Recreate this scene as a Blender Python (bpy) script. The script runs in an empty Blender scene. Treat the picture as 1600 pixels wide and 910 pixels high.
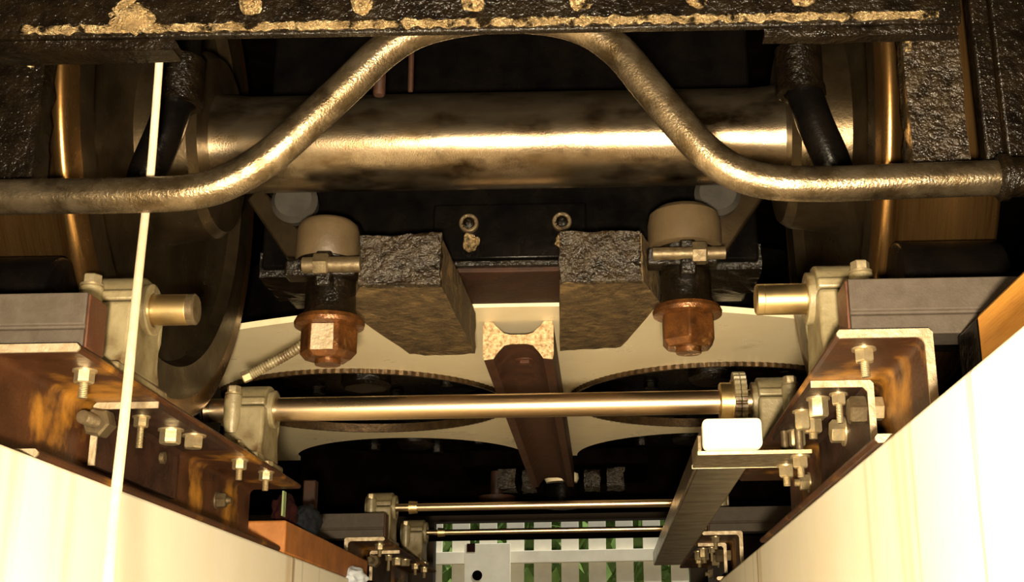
import bpy, bmesh, math, random
from mathutils import Vector, Matrix, noise
random.seed(7)
SC = bpy.context.scene
COL = SC.collection
PI = math.pi
# ---------------------------------------------------------------- camera
F_PX, CX, CY = 2000.0, 935.0, 455.0
PITCH, ROLL = math.radians(16.8), math.radians(1.0)
cam = bpy.data.cameras.new('camera')
cam.sensor_width = 36.0
cam.lens = F_PX / 1600.0 * 36.0
cam.shift_x = (800.0 - CX) / 1600.0
cam.clip_start = 0.02
cam.clip_end = 200
co = bpy.data.objects.new('camera', cam)
COL.objects.link(co)
co.matrix_world = Matrix.Rotation(PI/2 + PITCH, 4, 'X') @ Matrix.Rotation(-ROLL, 4, 'Z')
SC.camera = co
# ---------------------------------------------------------------- light
SC.view_settings.view_transform = 'Standard'
SC.view_settings.look = 'None'
SC.view_settings.exposure = 0.0
SC.view_settings.gamma = 1.0
SC.view_settings.use_curve_mapping = False
w = bpy.data.worlds.new('world'); SC.world = w; w.use_nodes = True
bg = w.node_tree.nodes['Background']
bg.inputs[0].default_value = (0.95, 0.95, 0.85, 1); bg.inputs[1].default_value = 0.9

def area_light(name, loc, target, size, power, col):
    l = bpy.data.lights.new(name, 'AREA'); l.shape = 'DISK'; l.size = size; l.energy = power; l.color = col
    o = bpy.data.objects.new(name, l); COL.objects.link(o); o.location = loc
    o.rotation_euler = (Vector(target) - Vector(loc)).to_track_quat('-Z', 'Y').to_euler()
    return o
area_light('hand_lamp', (0.0, -0.12, -0.10), (-0.05, 1.9, 0.48), 0.07, 128, (1.0, 0.82, 0.56))
sun = bpy.data.lights.new('sun', 'SUN'); sun.energy = 2.6; sun.angle = 0.01; sun.color = (1, .95, .85)
so = bpy.data.objects.new('sun', sun); COL.objects.link(so)
so.rotation_euler = (math.radians(18), math.radians(28), 0)
# ---------------------------------------------------------------- materials
def mat(name, c1, c2=None, scale=20, rough=.5, rough2=None, metal=0, bump=0, bscale=80, c3=None, lo=.35, hi=.65,
        stretch=(1, 1, 1), coat=0, spec=.5, detail=6, lo3=.6, hi3=.68, scale3=None, bstretch=(1, 1, 1), bdist=.004):
    m = bpy.data.materials.new(name); m.use_nodes = True
    nt = m.node_tree; N = nt.nodes; L = nt.links
    b = N['Principled BSDF']
    b.inputs['Metallic'].default_value = metal
    b.inputs['Roughness'].default_value = rough
    b.inputs['Specular IOR Level'].default_value = spec
    b.inputs['Coat Weight'].default_value = coat
    b.inputs['Coat Roughness'].default_value = .15
    tc = N.new('ShaderNodeTexCoord')
    def noi(sc, st, det=detail, ro=.6):
        mp = N.new('ShaderNodeMapping'); mp.inputs['Scale'].default_value = st
        L.new(tc.outputs['Object'], mp.inputs[0])
        n = N.new('ShaderNodeTexNoise'); n.inputs['Scale'].default_value = sc; n.inputs['Detail'].default_value = det
        n.inputs['Roughness'].default_value = ro
        L.new(mp.outputs[0], n.inputs['Vector']); return n
    def ramp(src, a, bb):
        r = N.new('ShaderNodeMapRange'); r.inputs['From Min'].default_value = a; r.inputs['From Max'].default_value = bb
        L.new(src, r.inputs['Value']); return r.outputs[0]
    b.inputs['Base Color'].default_value = (*c1, 1)
    if c2:
        f = ramp(noi(scale, stretch).outputs['Fac'], lo, hi)
        mx = N.new('ShaderNodeMixRGB'); mx.inputs[1].default_value = (*c1, 1); mx.inputs[2].default_value = (*c2, 1)
        L.new(f, mx.inputs[0]); out = mx.outputs[0]
        if c3:
            f3 = ramp(noi(scale3 or scale*.6, stretch).outputs['Fac'], lo3, hi3)
            m3 = N.new('ShaderNodeMixRGB'); m3.inputs[2].default_value = (*c3, 1)
            L.new(out, m3.inputs[1]); L.new(f3, m3.inputs[0]); out = m3.outputs[0]
        L.new(out, b.inputs['Base Color'])
        if rough2 is not None:
            r = N.new('ShaderNodeMapRange'); r.inputs['To Min'].default_value = rough; r.inputs['To Max'].default_value = rough2
            L.new(f, r.inputs['Value']); L.new(r.outputs[0], b.inputs['Roughness'])
    if bump:
        n = noi(bscale, bstretch, 4, .65)
        bp = N.new('ShaderNodeBump'); bp.inputs['Strength'].default_value = bump; bp.inputs['Distance'].default_value = bdist
        L.new(n.outputs['Fac'], bp.inputs['Height']); L.new(bp.outputs[0], b.inputs['Normal'])
    return m
M = {}
M['grease'] = mat('greasy_black', (.0022, .0015, .001), (.007, .0045, .002), 30, .09, .26, bump=.7, bscale=130, spec=.30, bdist=.005)
M['wetgrease'] = mat('wet_grease', (.30, .21, .10), (.62, .46, .25), 70, .20, .32, bump=1.0, bscale=190, bdist=.010, metal=.85, c3=(.02, .013, .005), scale3=45, lo3=.52, hi3=.6)
M['black'] = mat('black_paint', (.0012, .0011, .0012), (.003, .0023, .0017), 14, .16, .34, bump=.25, bscale=70, spec=.08)
M['soot'] = mat('sooty_black', (.0012, .001, .0008), (.003, .002, .0015), 14, .9, .95, spec=.0)
M['blockface'] = mat('tarry_iron', (.006, .004, .002), (.026, .017, .008), 45, .14, .30, bump=.9, bscale=90, spec=.45, bdist=.008, metal=.15)
M['crust'] = mat('crusted_iron', (.032, .019, .007), (.085, .053, .020), 46, .6, .75, bump=1.0, bscale=80, c3=(.125, .08, .031), scale3=15, lo3=.52, hi3=.62, bdist=.008, spec=.3)
M['oilsteel'] = mat('oily_steel', (.34, .275, .19), (.17, .12, .065), 30, .18, .26, metal=.95, bump=.12, bscale=420, c3=(.035, .02, .008), scale3=18, lo3=.5, hi3=.68, stretch=(.5, 1, 1), bdist=.003)
M['pipesteel'] = mat('dirty_pipe_steel', (.27, .21, .135), (.10, .07, .035), 34, .20, .32, metal=.9, bump=.3, bscale=300, c3=(.03, .019, .008), scale3=22, lo3=.50, hi3=.72, bdist=.003)
M['shaft'] = mat('ground_shaft_steel', (.80, .62, .40), (.62, .44, .25), 12, .26, .33, metal=1, bump=.05, bscale=300, stretch=(.2, 1, 1))
M['brass'] = mat('oiled_bright_steel', (.72, .55, .28), (.55, .38, .16), 30, .3, .42, metal=1)
M['rust'] = mat('rusted_steel', (.024, .0075, .0022), (.058, .019, .0045), 16, .45, .6, bump=.25, bscale=150, c3=(.38, .17, .02), scale3=7, lo3=.55, hi3=.72, spec=.3)
M['rustdark'] = mat('brown_rust', (.012, .004, .002), (.032, .011, .004), 22, .5, .7, bump=.3, bscale=120, spec=.25)
M['rustred'] = mat('red_brown_rust', (.040, .014, .006), (.07, .025, .010), 30, .5, .65, bump=.3, bscale=140, spec=.3)
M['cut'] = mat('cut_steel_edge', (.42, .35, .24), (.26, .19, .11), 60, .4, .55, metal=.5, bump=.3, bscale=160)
M['cutgrain'] = mat('sawn_steel_face', (.85, .66, .40), (.36, .22, .10), 130, .4, .55, metal=.45, bump=.9, bscale=260)
M['grey'] = mat('grey_paint', (.045, .035, .027), (.058, .047, .037), 60, .6, .7, bump=.2, bscale=300, spec=.15)
M['cast'] = mat('greenish_cast_iron', (.22, .185, .105), (.14, .11, .055), 30, .36, .5, metal=.1, bump=.25, bscale=120, c3=(.075, .042, .016), scale3=16, lo3=.55, hi3=.66)
M['zinc'] = mat('zinc_plate', (.55, .46, .29), (.40, .31, .17), 80, .28, .40, metal=.8, bump=.1, bscale=200)
M['dullbolt'] = mat('dull_bolt_steel', (.13, .10, .055), (.07, .047, .023), 60, .4, .55, metal=.6, bump=.2, bscale=160)
M['rustnut'] = mat('rusted_nut', (.14, .052, .013), (.05, .018, .005), 40, .24, .38, metal=.5, bump=.4, bscale=120, c3=(.22, .11, .03), scale3=25)
M['cream'] = mat('cream_paint', (.88, .77, .53), (.80, .68, .44), 6, .26, .4, bump=.05, bscale=60, c3=(.60, .48, .28), scale3=5, lo3=.6, hi3=.8)
M['ringsteel'] = mat('ribbed_ring_steel', (.10, .06, .025), (.04, .022, .008), 50, .35, .45, metal=.6, bump=.3, bscale=150)
M['taupe'] = mat('taupe_paint', (.075, .052, .027), (.052, .035, .017), 20, .38, .5, bump=.15, bscale=200, spec=.3)
M['bluegrey'] = mat('blue_grey_paint', (.035, .031, .026), (.022, .02, .016), 20, .5, .6, bump=.15, bscale=200, spec=.2)
M['tread'] = mat('polished_tread', (.30, .17, .06), (.13, .065, .02), 40, .24, .36, metal=.95, stretch=(6, .25, .25), bump=.05, bscale=200)
M['wheel'] = mat('oiled_wheel_steel', (.085, .062, .034), (.03, .02, .010), 14, .26, .38, metal=.85, bump=.12, bscale=90, spec=.3)
M['white'] = mat('white_enamel', (.88, .84, .74), None, rough=.4)
M['cord'] = mat('pale_cord', (.62, .52, .36), (.54, .44, .29), 60, .6, .7, bump=.2, bscale=300)
M['ochre'] = mat('ochre_timber', (.48, .22, .03), (.38, .16, .02), 20, .55, .7, bump=.3, bscale=60, bstretch=(6, .4, 6), stretch=(4, .4, 4))
M['orange'] = mat('orange_rust_timber', (.34, .12, .02), (.22, .08, .015), 14, .6, .75, bump=.3, bscale=80)
M['fence'] = mat('white_fence_paint', (.88, .84, .70), (.78, .74, .60), 9, .6, .7)
M['hedge'] = mat('hedge_green', (.10, .20, .03), (.22, .34, .08), 8, .6, .7)
M['groundm'] = mat('dusty_ground', (.16, .13, .09), (.22, .18, .12), 6, .9, .95, bump=.3, bscale=30)
M['floor'] = mat('pit_concrete', (.20, .16, .11), (.13, .10, .07), 4, .8, .9, bump=.3, bscale=40)
M['shed'] = mat('dark_shed_boards', (.035, .025, .016), (.06, .04, .024), 5, .8, .9)
M['rag_blue'] = mat('pale_blue_cloth', (.55, .60, .66), (.42, .47, .55), 30, .8, .9, bump=.4, bscale=60)
M['rag_red'] = mat('dark_red_cloth', (.018, .003, .0025), (.01, .002, .002), 30, .9, .95, bump=.4, bscale=60, spec=.1)
M['rag_navy'] = mat('slate_cloth', (.010, .012, .014), (.006, .007, .01), 30, .9, .95, bump=.4, bscale=60, spec=.1)
M['rag_green'] = mat('pale_green_card', (.16, .21, .09), None, rough=.7)
def wall_material():
    m = mat('white_pit_paint', (.78, .745, .64), (.72, .675, .55), 3, .55, .65, bump=.12, bscale=40)
    nt = m.node_tree; N = nt.nodes; L = nt.links; b = N['Principled BSDF']
    src = b.inputs['Base Color'].links[0].from_socket
    tc = N.new('ShaderNodeTexCoord')
    def streak(sc, lo, hi, seed):
        mp = N.new('ShaderNodeMapping'); mp.inputs['Scale'].default_value = (0, sc, sc*.035); mp.inputs['Location'].default_value = (seed, seed*3, 0)
        L.new(tc.outputs['Object'], mp.inputs[0])
        n = N.new('ShaderNodeTexNoise'); n.inputs['Scale'].default_value = 1; n.inputs['Detail'].default_value = 3
        L.new(mp.outputs[0], n.inputs['Vector'])
        r = N.new('ShaderNodeMapRange'); r.inputs['From Min'].default_value = lo; r.inputs['From Max'].default_value = hi
        L.new(n.outputs['Fac'], r.inputs['Value']); return r.outputs[0]
    for sc, lo, hi, seed, c, a in ((7, .60, .72, 3.1, (.42, .24, .06), .7), (20, .66, .74, 7.7, (.22, .12, .04), .8)):
        f = streak(sc, lo, hi, seed)
        mu = N.new('ShaderNodeMath'); mu.operation = 'MULTIPLY'; mu.inputs[1].default_value = a; L.new(f, mu.inputs[0])
        mx = N.new('ShaderNodeMixRGB'); mx.inputs[2].default_value = (*c, 1)
        L.new(src, mx.inputs[1]); L.new(mu.outputs[0], mx.inputs[0]); src = mx.outputs[0]
    L.new(src, b.inputs['Base Color'])
    return m
M['pitwall'] = wall_material()
# ---------------------------------------------------------------- mesh helpers
def BM(): return bmesh.new()
def V(*a): return Vector(a)
def box(bm, x0, x1, y0, y1, z0, z1):
    vs = [bm.verts.new((x, y, z)) for x in (x0, x1) for y in (y0, y1) for z in (z0, z1)]
    for f in ((0,1,3,2), (4,6,7,5), (0,4,5,1), (2,3,7,6), (0,2,6,4), (1,5,7,3)): bm.faces.new([vs[i] for i in f])
    return bm
def frame(d):
    d = Vector(d).normalized()
    u = d.cross(V(0, 0, 1))
    if u.length < 1e-4: u = d.cross(V(0, 1, 0))
    u.normalize(); return d, u, u.cross(d).normalized()
def rings(bm, rs, closed_ends=True):
    n = len(rs[0])
    R = [[bm.verts.new(p) for p in r] for r in rs]
    for a, b in zip(R, R[1:]):
        for i in range(n):
            bm.faces.new((a[i], a[(i+1) % n], b[(i+1) % n], b[i]))
    if closed_ends:
        bm.faces.new(R[0][::-1]); bm.faces.new(R[-1])
    return bm
def lathe(bm, prof, o, axis, seg=36, rot=0, ends=True):
    d, u, v = frame(axis); o = Vector(o)
    return rings(bm, [[o + d*t + (u*math.cos(2*PI*i/seg+rot) + v*math.sin(2*PI*i/seg+rot))*r for i in range(seg)] for t, r in prof], ends)
def cyl(bm, p0, p1, r, r1=None, seg=28, rot=0):
    p0, p1 = Vector(p0), Vector(p1)
    return lathe(bm, [(0, r), ((p1-p0).length, r if r1 is None else r1)], p0, p1-p0, seg, rot)
def tubering(bm, o, axis, ri, ro, h, seg=48, fn=None):
    d, u, v = frame(axis); o = Vector(o)
    rs = []
    for t, r, k in ((0, ri, 0), (0, ro, 1), (h, ro, 1), (h, ri, 0), (0, ri, 0)):
        rs.append([o + d*t + (u*math.cos(2*PI*i/seg) + v*math.sin(2*PI*i/seg))*(r + (fn(i) if fn and k else 0)) for i in range(seg)])
    rings(bm, rs, False); bmesh.ops.remove_doubles(bm, verts=bm.verts, dist=1e-7); return bm
def prism(bm, pts, axis, a0, a1):
    def P(p, a): return {'x': (a, p[0], p[1]), 'y': (p[0], a, p[1]), 'z': (p[0], p[1], a)}[axis]
    A = [bm.verts.new(P(p, a0)) for p in pts]; B = [bm.verts.new(P(p, a1)) for p in pts]
    n = len(pts)
    for i in range(n): bm.faces.new((A[i], A[(i+1) % n], B[(i+1) % n], B[i]))
    bm.faces.new(A[::-1]); bm.faces.new(B); return bm
def spline(pts, k=10):
    pts = [Vector(p) for p in pts]; P = [pts[0]*2-pts[1]] + pts + [pts[-1]*2-pts[-2]]
    out = []
    for i in range(1, len(P)-2):
        a, b, c, d = P[i-1:i+3]
        for j in range(k):
            t = j/k
            out.append(.5*((2*b) + (c-a)*t + (2*a-5*b+4*c-d)*t*t + (3*b-a-3*c+d)*t**3))
    return out + [pts[-1]]
def sweep(bm, pts, r, seg=20, up=(0, 1, 0), rfn=None):
    rs = []; n = len(pts); up = Vector(up)
    for i, p in enumerate(pts):
        d = (pts[min(i+1, n-1)] - pts[max(i-1, 0)]).normalized()
        u = up - d*up.dot(d)
        if u.length < 1e-3: u = V(1, 0, 0) - d*d.x
        u.normalize(); v = d.cross(u)
        rr = r if rfn is None else rfn(i)
        rs.append([p + (u*math.cos(2*PI*k/seg) + v*math.sin(2*PI*k/seg))*rr for k in range(seg)])
    return rings(bm, rs)
def bolt(bm, p, axis, af=.019, h=.012, washer=True, thread=.0, shank=0, rot=0, tr=None):
    """hex head or nut standing on point p, growing along axis"""
    d = Vector(axis).normalized(); p = Vector(p); r = af/2/math.cos(PI/6)
    if washer:
        cyl(bm, p, p+d*.0025, r*1.22, seg=24); p = p+d*.0025
    lathe(bm, [(0, r*.97), (h*.12, r), (h*.88, r), (h, r*.86)], p, d, 6, rot)
    if thread:
        t = tr or af*.27; prof = []
        n = max(3, int(thread/.002))
        for i in range(n+1): prof += [(i*thread/n, t), ((i+.5)*thread/n, t*.9)]
        lathe(bm, prof, p+d*h*.95, d, 16)
    return bm
def rough(bm, amt, sc, seed=0):
    bm.normal_update(); mv = {}
    for v in bm.verts: mv[v] = v.normal * noise.noise(v.co*sc + V(seed, seed*2, 0)) * amt
    for v, m in mv.items(): v.co += m
    return bm
def dense(bm, cuts):
    bmesh.ops.subdivide_edges(bm, edges=bm.edges[:], cuts=cuts, use_grid_fill=True); return bm
BASE = {}
def obj(name, bm, m, parent=None, bevel=0, angle=35, seg=2):
    bmesh.ops.recalc_face_normals(bm, faces=bm.faces[:])
    if parent is None:
        xs = [v.co for v in bm.verts]
        off = V((min(c.x for c in xs)+max(c.x for c in xs))/2, (min(c.y for c in xs)+max(c.y for c in xs))/2, min(c.z for c in xs))
    else: off = BASE[parent.name]
    bmesh.ops.translate(bm, verts=bm.verts, vec=-off)
    me = bpy.data.meshes.new(name); bm.to_mesh(me); bm.free()
    me.shade_smooth(); me.set_sharp_from_angle(angle=math.radians(angle))
    o = bpy.data.objects.new(name, me); COL.objects.link(o)
    me.materials.append(M[m])
    if parent is None: o.location = off
    else: o.parent = parent
    BASE[o.name] = off
    if bevel:
        b = o.modifiers.new('edge', 'BEVEL'); b.width = bevel; b.segments = seg; b.limit_method = 'ANGLE'; b.angle_limit = math.radians(40)
        b.harden_normals = False
    return o
def thing(name, label, cat, loc, group=None):
    o = bpy.data.objects.new(name, None); COL.objects.link(o); o.location = loc; o.empty_display_size = .05
    BASE[o.name] = Vector(loc)
    return tag(o, label, cat, group)
def tag(o, label, cat, group=None, kind=None):
    o['label'] = label; o['category'] = cat
    if group: o['group'] = group
    if kind: o['kind'] = kind
    return o
def struct(name, bm, m, bevel=0):
    o = obj(name, bm, m, None, bevel); o['kind'] = 'structure'; return o
def copy_tree(o, dy, label=None, group=None, parent=None):
    c = o.copy(); COL.objects.link(c)
    if parent is None:
        c.location = (o.location.x, o.location.y + dy, o.location.z)
        if label: c['label'] = label
        if group: c['group'] = group
    else: c.parent = parent
    for ch in list(o.children): copy_tree(ch, 0, parent=c)
    return c
XC = -0.148          # centre line of pit and locomotive
def mx(x, s): return XC + s*x     # s = -1 left, +1 right, x measured from the centre line
SIDES = ((-1, 'left'), (1, 'right'))
# ================================================================ setting
struct('wall_left', box(BM(), -1.02, -.574, -1.0, 6.2, -1.2, .225), 'pitwall', .006)
struct('wall_right', box(BM(), .286, .72, -1.0, 6.2, -1.2, .225), 'pitwall', .006)
struct('floor', box(BM(), -1.2, .9, -1.0, 6.2, -1.3, -1.2), 'floor')
struct('wall_end', box(BM(), -1.02, .72, 6.2, 6.4, -1.2, .2), 'floor')
struct('ground_left', box(BM(), -3.2, -1.02, -1.0, 7.2, .05, .22), 'groundm')
struct('ground_right', box(BM(), .72, 3.0, -1.0, 7.2, .05, .22), 'groundm')
struct('ground_outside', box(BM(), -12, 12, 6.4, 30, .0, .2), 'groundm')
struct('wall_shed_left', box(BM(), -3.3, -3.2, -1.2, 6.6, -.1, 3.4), 'shed')
struct('wall_shed_right', box(BM(), 3.0, 3.1, -1.2, 6.6, -.1, 3.4), 'shed')
struct('wall_back', box(BM(), -3.3, 3.1, -1.3, -1.0, -1.3, 3.4), 'shed')
struct('ceiling', box(BM(), -3.3, 3.1, -1.3, 6.6, 3.4, 3.5), 'shed')
b = BM(); box(b, -3.3, -.86, 6.6, 6.7, .2, 3.5); box(b, .44, 3.1, 6.6, 6.7, .2, 3.5); box(b, -.86, .44, 6.6, 6.7, .775, 3.5)
struct('wall_front', b, 'shed')
# locomotive floor high above
o = obj('underframe', box(BM(), XC-1.2, XC+1.2, 1.22, 5.6, 1.30, 1.4), 'soot')
tag(o, 'sooty black underside of the locomotive frame above the axle', 'underframe')
for s, sd in SIDES:
    o = obj('frame_plate', box(BM(), *sorted((mx(.92, s), mx(.95, s))), 1.22, 5.6, .5, 1.30), 'soot')
    tag(o, 'sooty frame side plate outside the %s wheel' % sd, 'frame plate', 'locomotive frame plates')
# ================================================================ steel channels on the pit walls
def chan_pts(s):
    xw, xt, z0, z1, t, r = .4975, .397, .225, .345, .009, .009
    P = [(xw, z0), (xw, z1-.004), (xw-.004, z1), (xt+.003, z1), (xt, z1-.003), (xt, z1-t+.003), (xt+.003, z1-t)]
    for k in range(5): a = PI/2*k/4; P.append((xw-t-r+r*math.sin(a), z1-t-r+r*math.cos(a)))
    for k in range(5): a = PI/2*k/4; P.append((xw-t-r+r*math.cos(a), z0+t+r-r*math.sin(a)))
    xb = .4285
    P += [(xb+.003, z0+t), (xb, z0+t-.003), (xb, z0+.003), (xb+.003, z0)]
    return [(mx(x, s), z) for x, z in P]
def channel(s, sd):
    c = thing('steel_channel', 'rusty brown steel channel on top of the %s pit wall, bright cut end towards us' % sd, 'steel channel', (mx(.45, s), 1.3, .225), 'steel channels on the pit walls')
    obj('web', prism(BM(), chan_pts(s), 'y', 1.302, 2.32), 'rust', c)
    e = obj('cut_end', prism(BM(), chan_pts(s), 'y', 1.2985, 1.302), 'cut', c); e['label'] = 'bright saw-cut end of the channel'
    hang = ((-.571, 1.382), (-.567, 1.996), (-.556, 2.115)) if s < 0 else ((.286, 1.345),)
    for x, y in hang:
        b = obj('bolt', bolt(BM(), (x, y, .336), (0, 0, -1), .019, .013, True, .016, rot=.3), 'zinc', c)
        obj('stud_head', bolt(BM(), (x, y, .345), (0, 0, 1), .019, .008, False), 'zinc', b)
    for y, z, af in (((1.783, .305, .032), (2.12, .29, .022)) if s < 0 else ((2.1, .30, .024),)):
        obj('bolt', bolt(BM(), (mx(.4885, s), y, z), (-s, 0, 0), af, .014, True, .008), 'dullbolt' if s < 0 else 'zinc', c)
    return c
CH = {s: channel(s, sd) for s, sd in SIDES}
def angle_bracket(s, sd):
    y0, y1 = (1.552, 1.86) if s < 0 else (1.50, 1.86)
    xi, xo = (-.546, -.626) if s < 0 else (.252, .327)
    a = thing('angle_bracket', 'short rusty angle bracket bolted under the %s steel channel' % sd, 'angle bracket', ((xi+xo)/2, y0, .26), 'angle brackets under the channels')
    t = .008*s; z1 = .3355
    P = [(xi, z1-.008), (xi, z1), (xo-.004*s, z1), (xo, z1-.004), (xo, z1-.078), (xo-t, z1-.078), (xo-t, z1-.014), (xo-t-.005*s, z1-.0085)]
    obj('angle', prism(BM(), P, 'y', y0+.002, y1), 'rustdark', a)
    obj('cut_end', prism(BM(), P, 'y', y0-.001, y0+.002), 'cut', a)
    if s < 0:
        bl = [((-.583, 1.60, z1-.008), .016, .012, .026), ((-.575, 1.69, z1-.008), .024, .018, .0), ((-.558, 1.735, z1-.008), .023, .016, 0)]
    else:
        bl = [((.291, 1.535, z1-.008), .016, .012, .022), ((.270, 1.56, z1-.008), .021, .022, 0), ((.283, 1.69, z1-.008), .022, .018, .008), ((.262, 1.64, z1-.008), .018, .022, 0), ((.275, 1.78, z1-.008), .02, .02, .01)]
    for p, af, h, th in bl:
        obj('bolt', bolt(BM(), p, (0, 0, -1), af, h, True, th, rot=.2+random.random()), 'zinc', a)
    if s < 0:
        obj('nut', bolt(BM(), (-.612, 1.553, .308), (-.12, -1, 0), .032, .022, False, .03, rot=.2, tr=.0085), 'dullbolt', a)
    else:
        zz = z1-.032
        obj('nut', bolt(BM(), (xo-t, 1.522, zz), (-1, 0, 0), .031, .020, False), 'dullbolt', a)
        obj('nut', bolt(BM(), (xo, 1.515, zz), (1, 0, 0), .026, .0125, False), 'zinc', a)
        obj('nut', bolt(BM(), (xo-t, 1.66, zz), (-1, 0, 0), .028, .016, True), 'zinc', a)
    return a
AB = {s: angle_bracket(s, sd) for s, sd in SIDES}
# ================================================================ plummer blocks
ZS = .447
def plummer(s, yc, label):
    xc = mx(.446, s)
    p = thing('pillow_block', label, 'bearing', (xc, yc, .345), 'split pillow blocks on the channels')
    h = .033
    f = box(BM(), xc-.036, xc+.036, yc-.088, yc+.088, .345, .362); obj('base', f, 'cast', p, .004)
    pts = [(yc-.066, .360), (yc-.054, .385), (yc-.052, .420), (yc-.052, ZS-.002), (yc+.052, ZS-.002), (yc+.052, .42), (yc+.054, .385), (yc+.066, .360)]
    obj('housing', prism(BM(), pts, 'x', xc-h, xc+h), 'cast', p, .005, seg=3)
    pts = [(yc-.050, ZS), (yc-.049, ZS+.012)] + [(yc+.046*math.cos(a), ZS+.040*math.sin(a)) for a in [PI-.35-(PI-.7)*k/12 for k in range(13)]] + [(yc+.049, ZS+.012), (yc+.050, ZS)]
    obj('cap', prism(BM(), pts, 'x', xc-h+.001, xc+h-.001), 'cast', p, .005, seg=3)
    for yy, xx in ((yc-.049, xc+s*.020), (yc+.049, xc-s*.020)):
        b = BM(); lathe(b, [(0, .011), (.02, .0145), (.064, .0145), (.066, .013)], (xx, yy, .398), (0, 0, 1), 20); obj('bolt_boss', b, 'cast', p)
        obj('bolt', bolt(BM(), (xx, yy, .464), (0, 0, 1), .020, .012, True), 'zinc', p)
    for yy in (yc-.074, yc+.074):
        obj('bolt', bolt(BM(), (xc, yy, .362), (0, 0, 1), .018, .011, True, .006), 'zinc', p)
    b = BM(); tubering(b, (xc-.041, yc, ZS), (1, 0, 0), .0205, .033, .082, 32); obj('seal_ring', b, 'cast', p, .002)
    return p
PB = {}
for s, sd in SIDES:
    PB[s, 0] = plummer(s, 1.53, 'olive cast bearing block holding the %s short shaft end' % sd)
    PB[s, 1] = plummer(s, 2.15, 'olive cast bearing block at the %s end of the long polished shaft' % sd)
# ================================================================ shafts with rollers
def roller(bm, s, yc, r): return lathe(bm, [(0, r*.96), (.004, r), (.126, r), (.13, r*.96)], (mx(.515, s) if s > 0 else mx(.645, s), yc, ZS), (1, 0, 0), 40)
for s, sd in SIDES:
    t = thing('stub_shaft', 'bright short shaft end sticking out of the %s front bearing block' % sd, 'shaft', (mx(.40, s), 1.53, ZS), 'short shafts in the front bearings')
    inner = .352 if s < 0 else .343
    b = BM(); cyl(b, (mx(inner+.010, s), 1.53, ZS), (mx(.66, s), 1.53, ZS), .0195); obj('shaft', b, 'brass', t, .001)
    b = BM(); lathe(b, [(0, .017), (.002, .0195), (.010, .0195)], (mx(inner, s), 1.53, ZS), (s, 0, 0), 28); obj('end_cap', b, 'dullbolt' if s < 0 else 'brass', t)
    obj('roller', roller(BM(), s, 1.53, .069), 'black', t, .002)
    tag(t, t['label'], 'shaft')
t = thing('long_shaft', 'long polished steel shaft lying crosswise between two bearing blocks', 'shaft', (XC, 2.15, ZS))
b = BM(); cyl(b, (mx(.66, -1), 2.15, ZS), (mx(.66, 1), 2.15, ZS), .0205, seg=40); obj('shaft', b, 'shaft', t)
for s, sd in SIDES: obj('roller', roller(BM(), s, 2.15, .059), 'black', t, .002)
b = BM(); lathe(b, [(0, .030), (.002, .033), (.020, .033), (.020, .037), (.024, .037)], (.203, 2.15, ZS), (1, 0, 0), 40); obj('hub', b, 'brass', t)
b = BM()
nt_ = 26
prof = []
def gear(bm, x0, x1, r, seg):
    rs = []
    for x in (x0, x1):
        ring = []
        for i in range(seg):
            for k, rr in ((.0, r-.005), (.25, r), (.65, r), (.9, r-.005)):
                a = 2*PI*(i+k)/seg; ring.append(V(x, 2.15+rr*math.cos(a), ZS+rr*math.sin(a)))
        rs.append(ring)
    return rings(bm, rs)
gear(b, .2265, .236, .051, nt_); gear(b, .2375, .247, .051, nt_)
obj('toothed_collar', b, 'cast', t, 0, 20)
# ================================================================ grey cross beams
def crossbeam(s, sd):
    t = thing('cross_beam', 'grey painted square beam on the %s steel channel reaching outwards' % sd, 'beam', (mx(.40, s), 1.345, .345), 'grey cross beams')
    x0, x1 = sorted((mx(.404 if s < 0 else .418, s), mx(1.0, s)))
    P = [(1.322, .3455), (1.322, .3665), (1.3255, .368), (1.3255, .371), (1.322, .3725), (1.322, .408), (1.374, .408), (1.374, .3455)]
    obj('beam', prism(BM(), P, 'x', x0, x1), 'grey', t, .0015)
    xe = mx(.4035 if s < 0 else .4175, s)
    b = box(BM(), *sorted((xe, xe-s*.003)), 1.3235, 1.3725, .347, .4065); e = obj('end_plate', b, 'rustred', t, .001); e['label'] = 'brown rusted end of the beam'
    return t
CB = {s: crossbeam(s, sd) for s, sd in SIDES}
# ---------------------------------------------------------------- second rig further down the pit
DY = 1.94
for s, sd in SIDES:
    copy_tree(CH[s], DY, 'rusty steel channel further down the pit on the %s wall, half in shadow' % sd)
    copy_tree(AB[s], DY, 'small angle bracket under the far %s channel, deep in the pit' % sd)
    copy_tree(CB[s], DY, 'dim grey cross beam further down the pit on the %s side' % sd)
    copy_tree(PB[s, 0], DY, 'dim bearing block deep in the pit at the %s end of the nearer thin rod' % sd)
    copy_tree(PB[s, 1], DY, 'farthest bearing block on the %s, at the thin rod nearest the fence' % sd)
for y, r, lab in ((3.47, .0105, 'nearer and thicker of two thin bright rods crossing the far pit'), (4.09, .0085, 'farther and thinner of two bright rods, in front of the fence')):
    t = thing('cross_rod', lab, 'rod', (XC, y, ZS), 'bright rods across the far pit')
    b = BM(); cyl(b, (mx(.46, -1), y, ZS), (mx(.46, 1), y, ZS), r); obj('rod', b, 'shaft', t)
    for s, sd in SIDES:
        b = BM(); cyl(b, (mx(.372, s), y, ZS), (mx(.35, s), y, ZS), r*1.7, r*1.5); obj('collar', b, 'brass', t)
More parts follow.
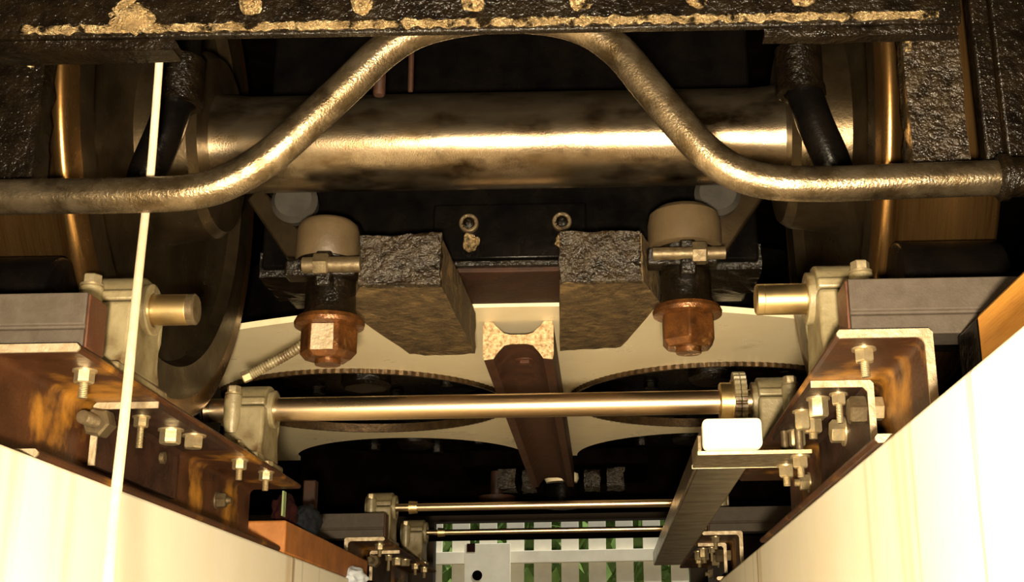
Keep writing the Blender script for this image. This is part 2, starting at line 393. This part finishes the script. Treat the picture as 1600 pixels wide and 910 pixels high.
# ================================================================ square tube and its clamp
t = thing('square_tube', 'oily brown box tube running down the pit with a white cap on its near end', 'box tube', (.173, 1.68, .283))
obj('tube', box(BM(), .1345, .2105, 1.684, 3.5, .2845, .3225), 'oilsteel', t, .004)
e = obj('end_cap', box(BM(), .1335, .2115, 1.655, 1.684, .2835, .3235), 'white', t, .007, seg=4); e['label'] = 'white end cap'
t = thing('clamp_plate', 'thin steel clamp plate with bright edges under the white-capped box tube', 'clamp', (.2, 1.75, .28))
b = BM(); box(b, .128, .278, 1.685, 1.80, .2795, .2835); box(b, .128, .1335, 1.685, 1.80, .2835, .306); obj('plate', b, 'dullbolt', t, .001)
for y in (1.6835, 1.8):
    b = BM(); box(b, .1275, .2785, y-.0012, y+.0012, .279, .284); obj('plate_edge', b, 'zinc', t)
for x, y in ((.266, 1.705), (.258, 1.785)):
    b = BM(); cyl(b, (x, y, .2795), (x, y, .3355), .0055, seg=16)
    k = obj('clamp_bolt', b, 'dullbolt', t); obj('nut', bolt(BM(), (x, y, .2795), (0, 0, -1), .019, .014, True, .012, rot=.3), 'zinc', k)
# ================================================================ wheelset
YA, ZA = 1.85, .807
t = thing('wheelset', 'locomotive wheelset: thick oily axle between two dark steel wheels', 'wheelset', (XC, YA, ZA-.44))
b = BM(); lathe(b, [(0, .082), (.03, .078), (.055, .0755), (.835, .0755), (.86, .078), (.89, .082)], (XC-.445, YA, ZA), (1, 0, 0), 64); obj('axle', b, 'oilsteel', t)
for s, sd in SIDES:
    # profile from the inner side outwards
    pr = [(.435, .078), (.435, .135), (.448, .145), (.52, .155), (.535, .20), (.535, .30), (.520, .335), (.502, .345), (.500, .395), (.501, .424),
          (.505, .432), (.512, .435), (.520, .431), (.527, .420), (.536, .414), (.60, .409), (.655, .405), (.662, .398), (.66, .34), (.60, .33), (.60, .16), (.66, .14), (.66, .078)]
    def wprof(a, b_): return [(x, r) for x, r in pr[a:b_]]
    b = BM(); lathe(b, wprof(0, 9), (XC, YA, ZA), (s, 0, 0), 96, ends=False); wd = obj('wheel_disc', b, 'wheel', t, 0, 25)
    b = BM()
    lathe(b, wprof(8, 23), (XC, YA, ZA), (s, 0, 0), 128, ends=False); ty = obj('tyre', b, 'tread', t, 0, 50); ty['label'] = 'polished coppery tyre with flange'
# ================================================================ bent pipe in front of the axle
pp = [(-.95, .513), (-.70, .511), (-.60, .511), (-.50, .5105), (-.435, .514), (-.395, .528), (-.355, .556), (-.315, .596), (-.275, .638), (-.238, .678), (-.195, .706),
      (-.13, .7195), (-.065, .7185), (-.012, .704), (.027, .674), (.058, .632), (.088, .590), (.118, .552), (.15, .526), (.19, .513), (.25, .5095), (.32, .511), (.445, .5135)]
t = thing('bent_pipe', 'thick bent steel pipe arching over the middle in front of the axle', 'pipe', (XC, 1.3, .5))
b = BM(); sweep(b, spline([(x, 1.3, z) for x, z in pp], 6), .0196, 28); obj('pipe', b, 'pipesteel', t)
b = BM(); lathe(b, [(0, .021), (.004, .026), (.012, .026), (.014, .022), (.06, .021)], (.435, 1.3, .5135), (1, 0, 0), 32); obj('flange', b, 'grease', t)
# ================================================================ buffer beam across the top
t = thing('front_beam', 'black greasy cross beam with bolts along the very top', 'beam', (XC, 1.2, .655))
obj('beam_plate', rough(dense(box(BM(), -.72, .385, 1.2, 1.218, .657, 1.0), 24), .004, 35), 'grease', t, 0, 60)
obj('bottom_flange', box(BM(), -.72, .385, 1.203, 1.213, .650, .659), 'grease', t, .002)
b = BM(); sweep(b, [V(-.60+.96*i/240, 1.2005, .6585+.002*noise.noise(V(i*.21, 0, 0))) for i in range(241)], .004, 10, rfn=lambda i: .0045+.0035*noise.noise(V(i*.37, 3, 0))+.002*noise.noise(V(i*1.1, 9, 0)))
obj('grease_bead', b, 'wetgrease', t, 0, 80)
for x0, x1, y1, z0 in ((-.63, -.44, 1.235, .636), (.178, .382, 1.222, .639)):
    obj('foot_plate', rough(dense(box(BM(), x0, x1, 1.207, y1, z0, .6495), 5), .003, 60), 'grease', t, 0, 60)
for px in (-.36, -.243, -.127, -.013, .108, .22):
    b = BM(); bolt(b, (px, 1.2, .6815), (0, -1, 0), .017, .011, True, .006); rough(b, .004, 130, px)
    obj('bolt', b, 'wetgrease', t, 0, 50)
b = BM(); bmesh.ops.create_icosphere(b, subdivisions=3, radius=1)
for v in b.verts: v.co = V(-.483, 1.197, .669) + V(v.co.x*.022, v.co.y*.010, v.co.z*.016)*(1+.5*noise.noise(v.co*2.6))
obj('grease_lump', b, 'wetgrease', t, 0, 60)
b = BM(); sweep(b, spline([(-.50, 1.196, .675), (-.48, 1.19, .692), (-.462, 1.192, .712)], 6), .0055, 10); obj('split_pin', b, 'wetgrease', t)
# ================================================================ greasy brake posts in front of the treads
for s, sd in SIDES:
    x0, x1 = sorted((mx(.512, s), mx(.578, s))) if s > 0 else sorted((mx(.500, s), mx(.560, s)))
    t = thing('brake_post', 'black greasy upright brake block in front of the %s wheel' % sd, 'brake block', ((x0+x1)/2, 1.36, .56), 'brake blocks before the wheels')
    b = BM(); prism(b, [(1.365, .55), (1.365, .95), (1.41, .95), (1.395, .75), (1.40, .62), (1.415, .55)], 'x', x0, x1); dense(b, 6); rough(b, .004, 60, s)
    obj('shoe', b, 'blockface' if s > 0 else 'grease', t, 0, 60)
    b = BM(); xr = x0+.010 if s > 0 else x0+.04
    sweep(b, spline([(xr, 1.364, .93), (xr, 1.363, .8), (xr-.004*s, 1.363, .70)], 8), .004, 10); obj('rib', b, 'wetgrease', t)
    b = box(BM(), *sorted((mx(.590, s), mx(.612, s))), 1.345, 1.37, .535, 1.0); obj('hanger_bar', b, 'grease', t, .003)
    b = box(BM(), *sorted((mx(.616, s), mx(.80, s))), 1.35, 1.362, .535, 1.0); obj('added_tread_cover', b, 'grease', t, .003)  # added dark plate, keeps the lit upper tread out of view
# ================================================================ black sand pipes
for s, sd in SIDES:
    t = thing('sand_pipe', 'black bent oily pipe with a collar between the axle and the %s wheel' % sd, 'pipe', (mx(.44, s), 1.66, .70), 'black pipes above the axle')
    b = BM(); sweep(b, spline([(mx(.437, s), 1.64, 1.12), (mx(.437, s), 1.64, .86), (mx(.439, s), 1.64, .80), (mx(.452, s), 1.64, .74), (mx(.475, s), 1.65, .68), (mx(.485, s), 1.67, .645)], 8), .0255, 24); obj('tube', b, 'black', t)
    b = BM(); lathe(b, [(0, .028), (.002, .032), (.06, .033), (.064, .03)], (mx(.437, s), 1.64, .787), (0, 0, 1), 28); obj('collar', b, 'grease', t)
    b = BM(); tubering(b, (mx(.437, s), 1.64, .778), (0, 0, 1), .024, .034, .010, 28); rough(b, .003, 150); obj('oily_rim', b, 'grease', t)
    t = thing('brake_lever', 'dark brown slanting arm from above the axle to the %s hanger' % sd, 'lever', (mx(.42, s), 1.98, .64), 'slanting arms behind the axle')
    b = BM(); prism(b, [(mx(.43, s), .765), (mx(.41, s), .79), (mx(.33, s), .70), (mx(.30, s), .668), (mx(.315, s), .655), (mx(.36, s), .664)], 'y', 1.975, 2.0); obj('arm', b, 'wheel', t, .004)
    b = BM(); lathe(b, [(0, .036), (.02, .038), (.03, .03)], (mx(.345, s), 1.974, .752), (0, -1, 0), 28); obj('boss', b, 'bluegrey', t)
    # upright guard of the frame beside the pipe
    o = obj('guard_iron', prism(BM(), [(mx(.485, s), 1.1), (mx(.56, s), 1.1), (mx(.545, s), .78), (mx(.49, s), .94)], 'y', 1.385, 1.40), 'grease', None, .003)
    tag(o, 'black greasy tapered plate hanging beside the %s sand pipe' % sd, 'guard plate', 'tapered guard plates')
for x, r, z in ((-.318, .009, .826), (-.272, .0042, .832)):
    b = BM(); lathe(b, [(0, r*.8), (.003, r), (1.30-z, r)], (x, 1.72, z), (0, 0, 1), 16); o = obj('hanging_rod', b, 'rustdark')
    tag(o, 'thicker brown rod end hanging just above the axle' if r > .005 else 'thin brown rod end hanging just above the axle', 'rod', 'rod ends above the axle')
# ================================================================ motor casing, eye bolts
t = thing('motor_casing', 'black motor casing behind the axle with two bolts on its face', 'motor', (XC, 2.05, .666))
obj('casing', box(BM(), XC-.42, XC+.42, 2.05, 2.30, .668, 1.30), 'black', t, .006)
for s in (-1, 1): obj('side_ledge', rough(dense(box(BM(), *sorted((mx(.25, s), mx(.425, s))), 2.06, 2.2, .656, .70), 8), .003, 60), 'grease', t, 0, 50)
obj('ledge', box(BM(), XC-.13, XC+.13, 2.035, 2.05, .662, .672), 'grease', t, .002)
obj('sole_plate', box(BM(), XC-.11, XC+.11, 2.05, 2.24, .655, .668), 'rustdark', t, .002)
obj('cover', box(BM(), XC-.13, XC+.13, 2.04, 2.05, .675, .775), 'black', t, .004)
for x in (-.2165, -.0595):
    b = BM(); tubering(b, (x, 2.028, .737), (0, 1, 0), .010, .0165, .012, 28); e = obj('bolt_ring', b, 'dullbolt', t, .002)
    b = BM(); lathe(b, [(0, .004), (.004, .009), (.014, .0095)], (x, 2.020, .735), (0, 1, 0), 20); obj('bolt', b, 'grease', t)
    b = BM(); bmesh.ops.create_icosphere(b, subdivisions=3, radius=1)
    for v in b.verts: v.co = V(x+.003, 2.034, .703) + V(v.co.x*.013, v.co.y*.006, v.co.z*.016)*(1+.45*noise.noise(v.co*2.2+V(x*50, 0, 0)))
    obj('grease_drip', b, 'wetgrease', t, 0, 60)
# ================================================================ tarry blocks
for s, sd in SIDES:
    x0, x1 = ((-.352, -.232) if s < 0 else (-.056, .064))
    t = thing('iron_block', 'large tarry iron block with crusted underside, hanging %s of the H-beam end' % sd, 'block', ((x0+x1)/2, 1.8, .555), 'tarry iron blocks')
    P = [(-.352, 1.803), (-.232, 1.806), (-.222, 2.22), (-.285, 2.23), (-.338, 2.212), (-.393, 1.936)] if s < 0 else [(.066, 1.797), (-.056, 1.803), (-.070, 2.21), (-.020, 2.20), (.038, 2.19), (.096, 1.913)]
    b = BM(); prism(b, P, 'z', .557, .632); dense(b, 5); rough(b, .003, 50, s)
    obj('block', b, 'crust', t, 0, 50)
    b = BM(); y0 = 1.798; box(b, x0, x1, y0-.006, 1.806, .556, .634); dense(b, 18); rough(b, .004, 36, 5+s*2); rough(b, .002, 130, s)
    e = obj('front_face', b, 'blockface', t, 0, 70); e['label'] = 'rough shiny tar on the front'
    b = BM(); xm = (x0+x1)/2; box(b, xm-.045, xm+.045, 2.07, 2.18, .63, .668); obj('lug', b, 'grease', t)
# ================================================================ hangers with clamp and big nut
for s, sd in SIDES:
    xc = -.404 if s < 0 else .133; dz = 0 if s < 0 else .008
    t = thing('hanger_bolt', ('big rusty nut with one bright facet hanging below the narrower taupe cap' if s < 0 else 'big rusty nut, corner towards us, hanging below the wider taupe cap'), 'hanger bolt', (xc, 1.85, .46), 'hanger bolts with big nuts')
    b = BM(); lathe(b, [(0, .046), (.003, .0475), (.046, .0475), (.056, .045), (.063, .038), (.066, .028)] if s < 0 else [(0, .050), (.003, .0565), (.040, .0565), (.056, .053), (.065, .043), (.069, .028)], (xc-.008*(s < 0), 1.85, .612+dz), (0, 0, 1), 48); obj('cap', b, 'taupe', t)
    b = BM(); lathe(b, [(0, .040), (.012, .045), (.014, .045)], (xc-.008*(s < 0), 1.85, .599+dz), (0, 0, 1), 40); obj('shade_ring', b, 'grease', t)  # added black ring, shade under the cap put into its colour
    b = BM(); lathe(b, [(0, .043), (.012, .038), (.07, .037), (.10, .03)], (xc, 1.85, .524+dz), (0, 0, 1), 32); obj('stem', b, 'grease', t)
    b = BM(); box(b, xc-.012, xc+.012, 1.787, 1.83, .556+dz, .61+dz); box(b, xc-.06, xc+.046, 1.80, 1.835, .575+dz, .602+dz); k = obj('clamp', b, 'grease', t, .004)
    b = BM(); cyl(b, (xc-.052 if s > 0 else xc-.03, 1.79, .588+dz), (xc+.055, 1.79, .588+dz), .0095 if s > 0 else .012, seg=20); k2 = obj('clamp_bolt', b, 'dullbolt', t)
    bx = xc+.006 if s > 0 else xc-.013
    obj('nut', bolt(BM(), (bx, 1.79, .588+dz), (1, 0, 0), .030, .022, False), 'dullbolt', k2)
    b = BM(); lathe(b, [(0, .043), (.003, .0515), (.009, .0525), (.016, .049), (.02, .04)], (xc, 1.85, .506+dz), (0, 0, 1), 40); obj('washer', b, 'rustnut', t)
    d, u, v = frame((0, 0, -1))
    rot = 0
    b = BM(); lathe(b, [(0, .041), (.004, .043), (.040, .043), (.048, .036), (.050, .034)], (xc, 1.85, .508+dz), (0, 0, -1), 6, rot + (0 if s < 0 else PI/6)); obj('hex_nut', b, 'rustnut', t, .002)
    if s < 0:
        e = obj('bright_facet', rough(dense(box(BM(), xc-.0185, xc+.0145, 1.8115, 1.816, .466, .5055), 4), .001, 90), 'cut', t, .001); e['label'] = 'bright facet of the nut'  # thin plate, paler than the other facets
    b = BM(); cyl(b, (xc, 1.85, .46+dz), (xc, 1.85, .451+dz), .019, seg=20); obj('thread_end', b, 'rustnut', t)
    obj('arm', box(BM(), xc-.03, xc+.03, 1.89, 2.05, .637, .69), 'black', t, .004)
# ================================================================ cream plate with round holes
ZP = .652
def plate():
    bm = BM()
    xs0, xs1, yend = -1.0, .70, 3.90
    outer = [(x, 2.25+.42*(x-XC)**2) for x in [xs0+(xs1-xs0)*i/40 for i in range(41)]] + [(xs1, yend), (xs0, yend)]
    holes = [(-.572, 3.06, .35), (.276, 3.06, .35), (-.572, 3.90, .35), (.276, 3.90, .35)]
    edges = []
    def loop(p):
        vs = [bm.verts.new((x, y, ZP)) for x, y in p]
        for i in range(len(vs)): edges.append(bm.edges.new((vs[i], vs[(i+1) % len(vs)])))
    outer = outer[:41] + [(xs1, yend)]
    for hx in (.276, -.572): outer += [(hx+.35*math.cos(a), yend-.35*math.sin(a)) for a in [PI*i/48 for i in range(49)]]
    outer += [(xs0, yend)]
    loop(outer)
    for hx, hy, r in holes[:2]: loop([(hx+r*math.cos(2*PI*i/96), hy+r*math.sin(2*PI*i/96)) for i in range(96)])
    bmesh.ops.triangle_fill(bm, use_beauty=True, edges=edges)
    r = bmesh.ops.extrude_face_region(bm, geom=bm.faces[:])
    bmesh.ops.translate(bm, vec=(0, 0, .012), verts=[g for g in r['geom'] if isinstance(g, bmesh.types.BMVert)])
    return bm, holes
t = thing('belly_plate', 'cream painted plate overhead with large round openings', 'plate', (XC, 2.3, ZP))
bm, holes = plate()
obj('plate', bm, 'cream', t, 0, 30)
for hx, hy, r in holes[:2]:
    b = BM(); tubering(b, (hx, hy, ZP-.010), (0, 0, 1), r-.006, r+.001, .022, 480, lambda i: .002*(1 if i % 4 < 2 else -.2)); e = obj('rim_ring', b, 'ringsteel', t, 0, 30); e['label'] = 'ribbed steel ring round an opening'
for hx, hy, r in holes:
    o = thing('fan_drum', 'black drum and hub inside a %s opening of the cream plate, %s' % (('nearer' if hy < 3.5 else 'farther'), 'left' if hx < XC else 'right'), 'drum', (hx, hy, .70), 'drums in the plate openings')
    b = BM(); lathe(b, [(0, .05), (0, .32), (.06, .34), (.2, .34)], (hx, hy, .72), (0, 0, 1), 64); obj('drum', b, 'black', o)
    b = BM(); lathe(b, [(0, .05), (.01, .06), (.05, .06)], (hx, hy, .685), (0, 0, 1), 32); rough(b, .003, 60); obj('hub', b, 'grease', o)
    for k in range(6):
        a = PI/3*k+.3; obj('bolt', bolt(BM(), (hx+.2*math.cos(a), hy+.2*math.sin(a), .72), (0, 0, -1), .03, .016, True), 'grease', o)
# H-beam below the plate
t = thing('h_beam', 'brown H-section beam end with bright sawn face, hanging in the middle', 'beam', (XC-.005, 2.35, .575))
xl, xr = -.2205, -.0865; zc, zb, zt = .6165, .577, .6515
HP = []
def hp(x0, d):
    return
cx_ = (xl+xr)/2
half = [(0, .024), (.03, .024)]
P = [(xl+.002, zb), (xl+.020, zb+.002), (xl+.028, zb+.014), (xl+.040, zc-.012), (xl+.052, zc-.009),
     (xr-.052, zc-.009), (xr-.040, zc-.012), (xr-.028, zb+.014), (xr-.020, zb+.002), (xr-.002, zb),
     (xr, zb+.01), (xr, zt-.008), (xr-.003, zt), (xr-.018, zt), (xr-.026, zt-.010), (xr-.040, zc+.012), (xr-.052, zc+.009),
     (xl+.052, zc+.009), (xl+.040, zc+.012), (xl+.026, zt-.010), (xl+.018, zt), (xl+.003, zt), (xl, zt-.008), (xl, zb+.01)]
obj('beam', prism(BM(), P, 'y', 2.353, 4.05), 'rustred', t)
e = obj('sawn_end', prism(BM(), P, 'y', 2.349, 2.353), 'cutgrain', t); e['label'] = 'bright grainy sawn face'
b = BM(); bolt(b, (cx_+.005, 2.48, zc-.009), (0, 0, -1), .03, .008, True); obj('rivet', b, 'rustred', t)
# stub, blocks behind the H beam
t = thing('centre_pin', 'cream topped black round pin at the far end of the brown H-beam', 'pin', (XC, 4.1, .5))
b = BM(); lathe(b, [(0, .05), (.01, .058), (.075, .058), (.08, .05)], (-.13, 4.16, .525), (0, 0, 1), 32); obj('body', b, 'black', t)
b = BM(); lathe(b, [(0, .05), (.012, .056), (.028, .054), (.034, .04)], (-.13, 4.16, .607), (0, 0, 1), 32); obj('cap', b, 'cream', t)
for i, (x, y, wd) in enumerate(((-.305, 4.1, .055), (-.235, 4.12, .045), (-.03, 4.12, .05), (.045, 4.1, .055))):
    b = BM(); box(b, x-wd/2, x+wd/2, y, y+.1, .585, .645); dense(b, 5); rough(b, .008, 45, i)
    o = obj('clinker_block', b, 'blockface', None, 0, 60)
    tag(o, ['outer grainy iron block left of the cream topped pin', 'inner grainy iron block left of the cream topped pin', 'inner grainy iron block right of the cream topped pin', 'outer grainy iron block right of the cream topped pin'][i], 'block', 'small far iron blocks')
b = BM(); box(b, XC-.91, XC+.91, 4.47, 4.6, .56, 1.299); box(b, XC-.3, XC+.3, 4.03, 4.47, .6455, .70)
o = obj('rear_cross_member', b, 'soot', None, .01); tag(o, 'sooty cross member closing the view above the thin rods', 'cross member')
b = BM(); lathe(b, [(0, .05), (.01, .06), (.03, .06), (.032, .02), (.112, .02)], (-.34, 4.15, .535), (0, 0, 1), 28); o = obj('round_cap', b, 'rustdark'); tag(o, 'dim rusty round cap below the far left blocks', 'cap')
# ================================================================ conduit
t = thing('flexible_conduit', 'ribbed tan hose from a white nut on the left bearing towards the hanger', 'hose', (-.53, 2.08, .5))
pts = spline([(-.582, 2.065, .487), (-.555, 2.06, .500), (-.52, 2.05, .516), (-.485, 2.03, .531), (-.46, 2.03, .56)], 30)
b = BM(); sweep(b, pts, .008, 14, rfn=lambda i: .0088 if i % 4 < 2 else .0066); obj('hose', b, 'cast', t, 0, 80)
obj('nut', bolt(BM(), (-.578, 2.063, .489), (-.9, -.1, -.42), .018, .014, False), 'zinc', t)
# ================================================================ cord
b = BM(); sweep(b, spline([(-0.512, 1.36, 0.715), (-0.511, 1.36, 0.674), (-0.506, 1.35, 0.556), (-0.502, 1.335, 0.503), (-0.468, 1.24, 0.373), (-0.427, 1.13, 0.238), (-0.398, 1.05, 0.146), (-0.371, 0.98, 0.075), (-0.347, 0.92, 0.009)], 10), .0046, 14)
o = obj('string', b, 'cord'); tag(o, 'pale string hanging down in front of the left channel and pit wall', 'string')
# ================================================================ timbers and odd bits on the wall tops
t = thing('ochre_bar', 'ochre painted bar on the right pit wall with a black end', 'bar', (.42, .9, .225))
obj('bar', box(BM(), .378, .47, .5, 1.236, .225, .341), 'ochre', t, .004)
obj('black_end', box(BM(), .3785, .4695, 1.236, 1.312, .225, .340), 'black', t, .004)
o = obj('rusty_timber', box(BM(), -.66, -.578, 2.36, 3.2, .225, .285), 'orange', None, .004); tag(o, 'orange rusty timber lying beyond the left channel end', 'timber')
def ragm(name, c, sz, m, lab, seed):
    b = BM(); bmesh.ops.create_icosphere(b, subdivisions=4, radius=1)
    for v in b.verts: v.co = Vector(c) + V(v.co.x*sz[0], v.co.y*sz[1], v.co.z*sz[2])*(1+.35*noise.noise(v.co*2.0+V(seed, 0, 0))+.12*noise.noise(v.co*6+V(seed, 5, 0)))
    o = obj(name, b, m, None, 0, 80); tag(o, lab, 'cloth')
ragm('cloth', (-.59, 3.0, .225), (.045, .06, .028), 'rag_blue', 'pale blue crumpled cloth on the left wall edge near the picture bottom', 3)
ragm('cloth', (-.615, 2.50, .315), (.022, .05, .035), 'rag_red', 'dark red crumpled cloth on the orange timber', 8)
ragm('cloth', (-.60, 2.62, .312), (.026, .05, .032), 'rag_navy', 'dark slate crumpled cloth behind the dark red one', 11)
o = obj('card', box(BM(), -.582, -.579, 2.335, 2.355, .29, .335), 'rag_green'); tag(o, 'small pale green card at the left channel end', 'card')
o = obj('post', box(BM(), -.70, -.67, 3.0, 3.03, .225, .455), 'rustdark', None, .003); tag(o, 'thin upright dark post behind the far left beam', 'post')
o = obj('tie_bar', box(BM(), XC-.92, XC+.92, 4.98, 5.03, .515, .545), 'soot', None, .004); tag(o, 'sooty black bar across the pit between the thin rods and the fence', 'bar')
t = thing('notice_board', 'small pale board with a dark hole and red patch, left of the fence pickets', 'board', (-.70, 7.9, .2))
obj('board', box(BM(), -.84, -.56, 7.88, 7.9, .2, .79), 'fence', t, .004)
e = obj('patch', box(BM(), -.825, -.775, 7.877, 7.88, .74, .79), 'rag_red', t); e['label'] = 'dark red patch'
b = BM(); cyl(b, (-.76, 7.879, .60), (-.76, 7.875, .60), .03); e = obj('hole', b, 'soot', t); e['label'] = 'dark round hole'
# ================================================================ fence outside
t = thing('picket_fence', 'white picket fence in daylight beyond the end of the pit', 'fence', (-.2, 8, .2))
for i in range(22):
    x = -2.105+.168*i
    b = box(BM(), x, x+.108, 8.0, 8.025, .22, 1.02+.015*math.sin(i*1.7)); obj('picket', b, 'fence', t, .003)
for z in (.675, .32):
    b = box(BM(), -2.0, 1.6, 7.955, 8.0, z, z+.075); obj('rail', b, 'fence', t, .004)
bm = BM()
box(bm, -4, 4, 9.9, 10.3, .2, 2.2)
for i in range(2600):
    c = V(random.uniform(-3, 3), random.uniform(9.2, 9.8), random.uniform(.25, 2.0)); a = Matrix.Rotation(random.random()*6, 3, 'Z') @ Matrix.Rotation(random.random()*3, 3, 'X')
    q = [bm.verts.new(c + a @ V(x*.05, y*.09, 0)) for x, y in ((0, -1), (1, 0), (0, 1), (-1, 0))]; bm.faces.new(q)
o = obj('hedge', bm, 'hedge'); tag(o, 'green hedge behind the white picket fence', 'hedge', kind='stuff')
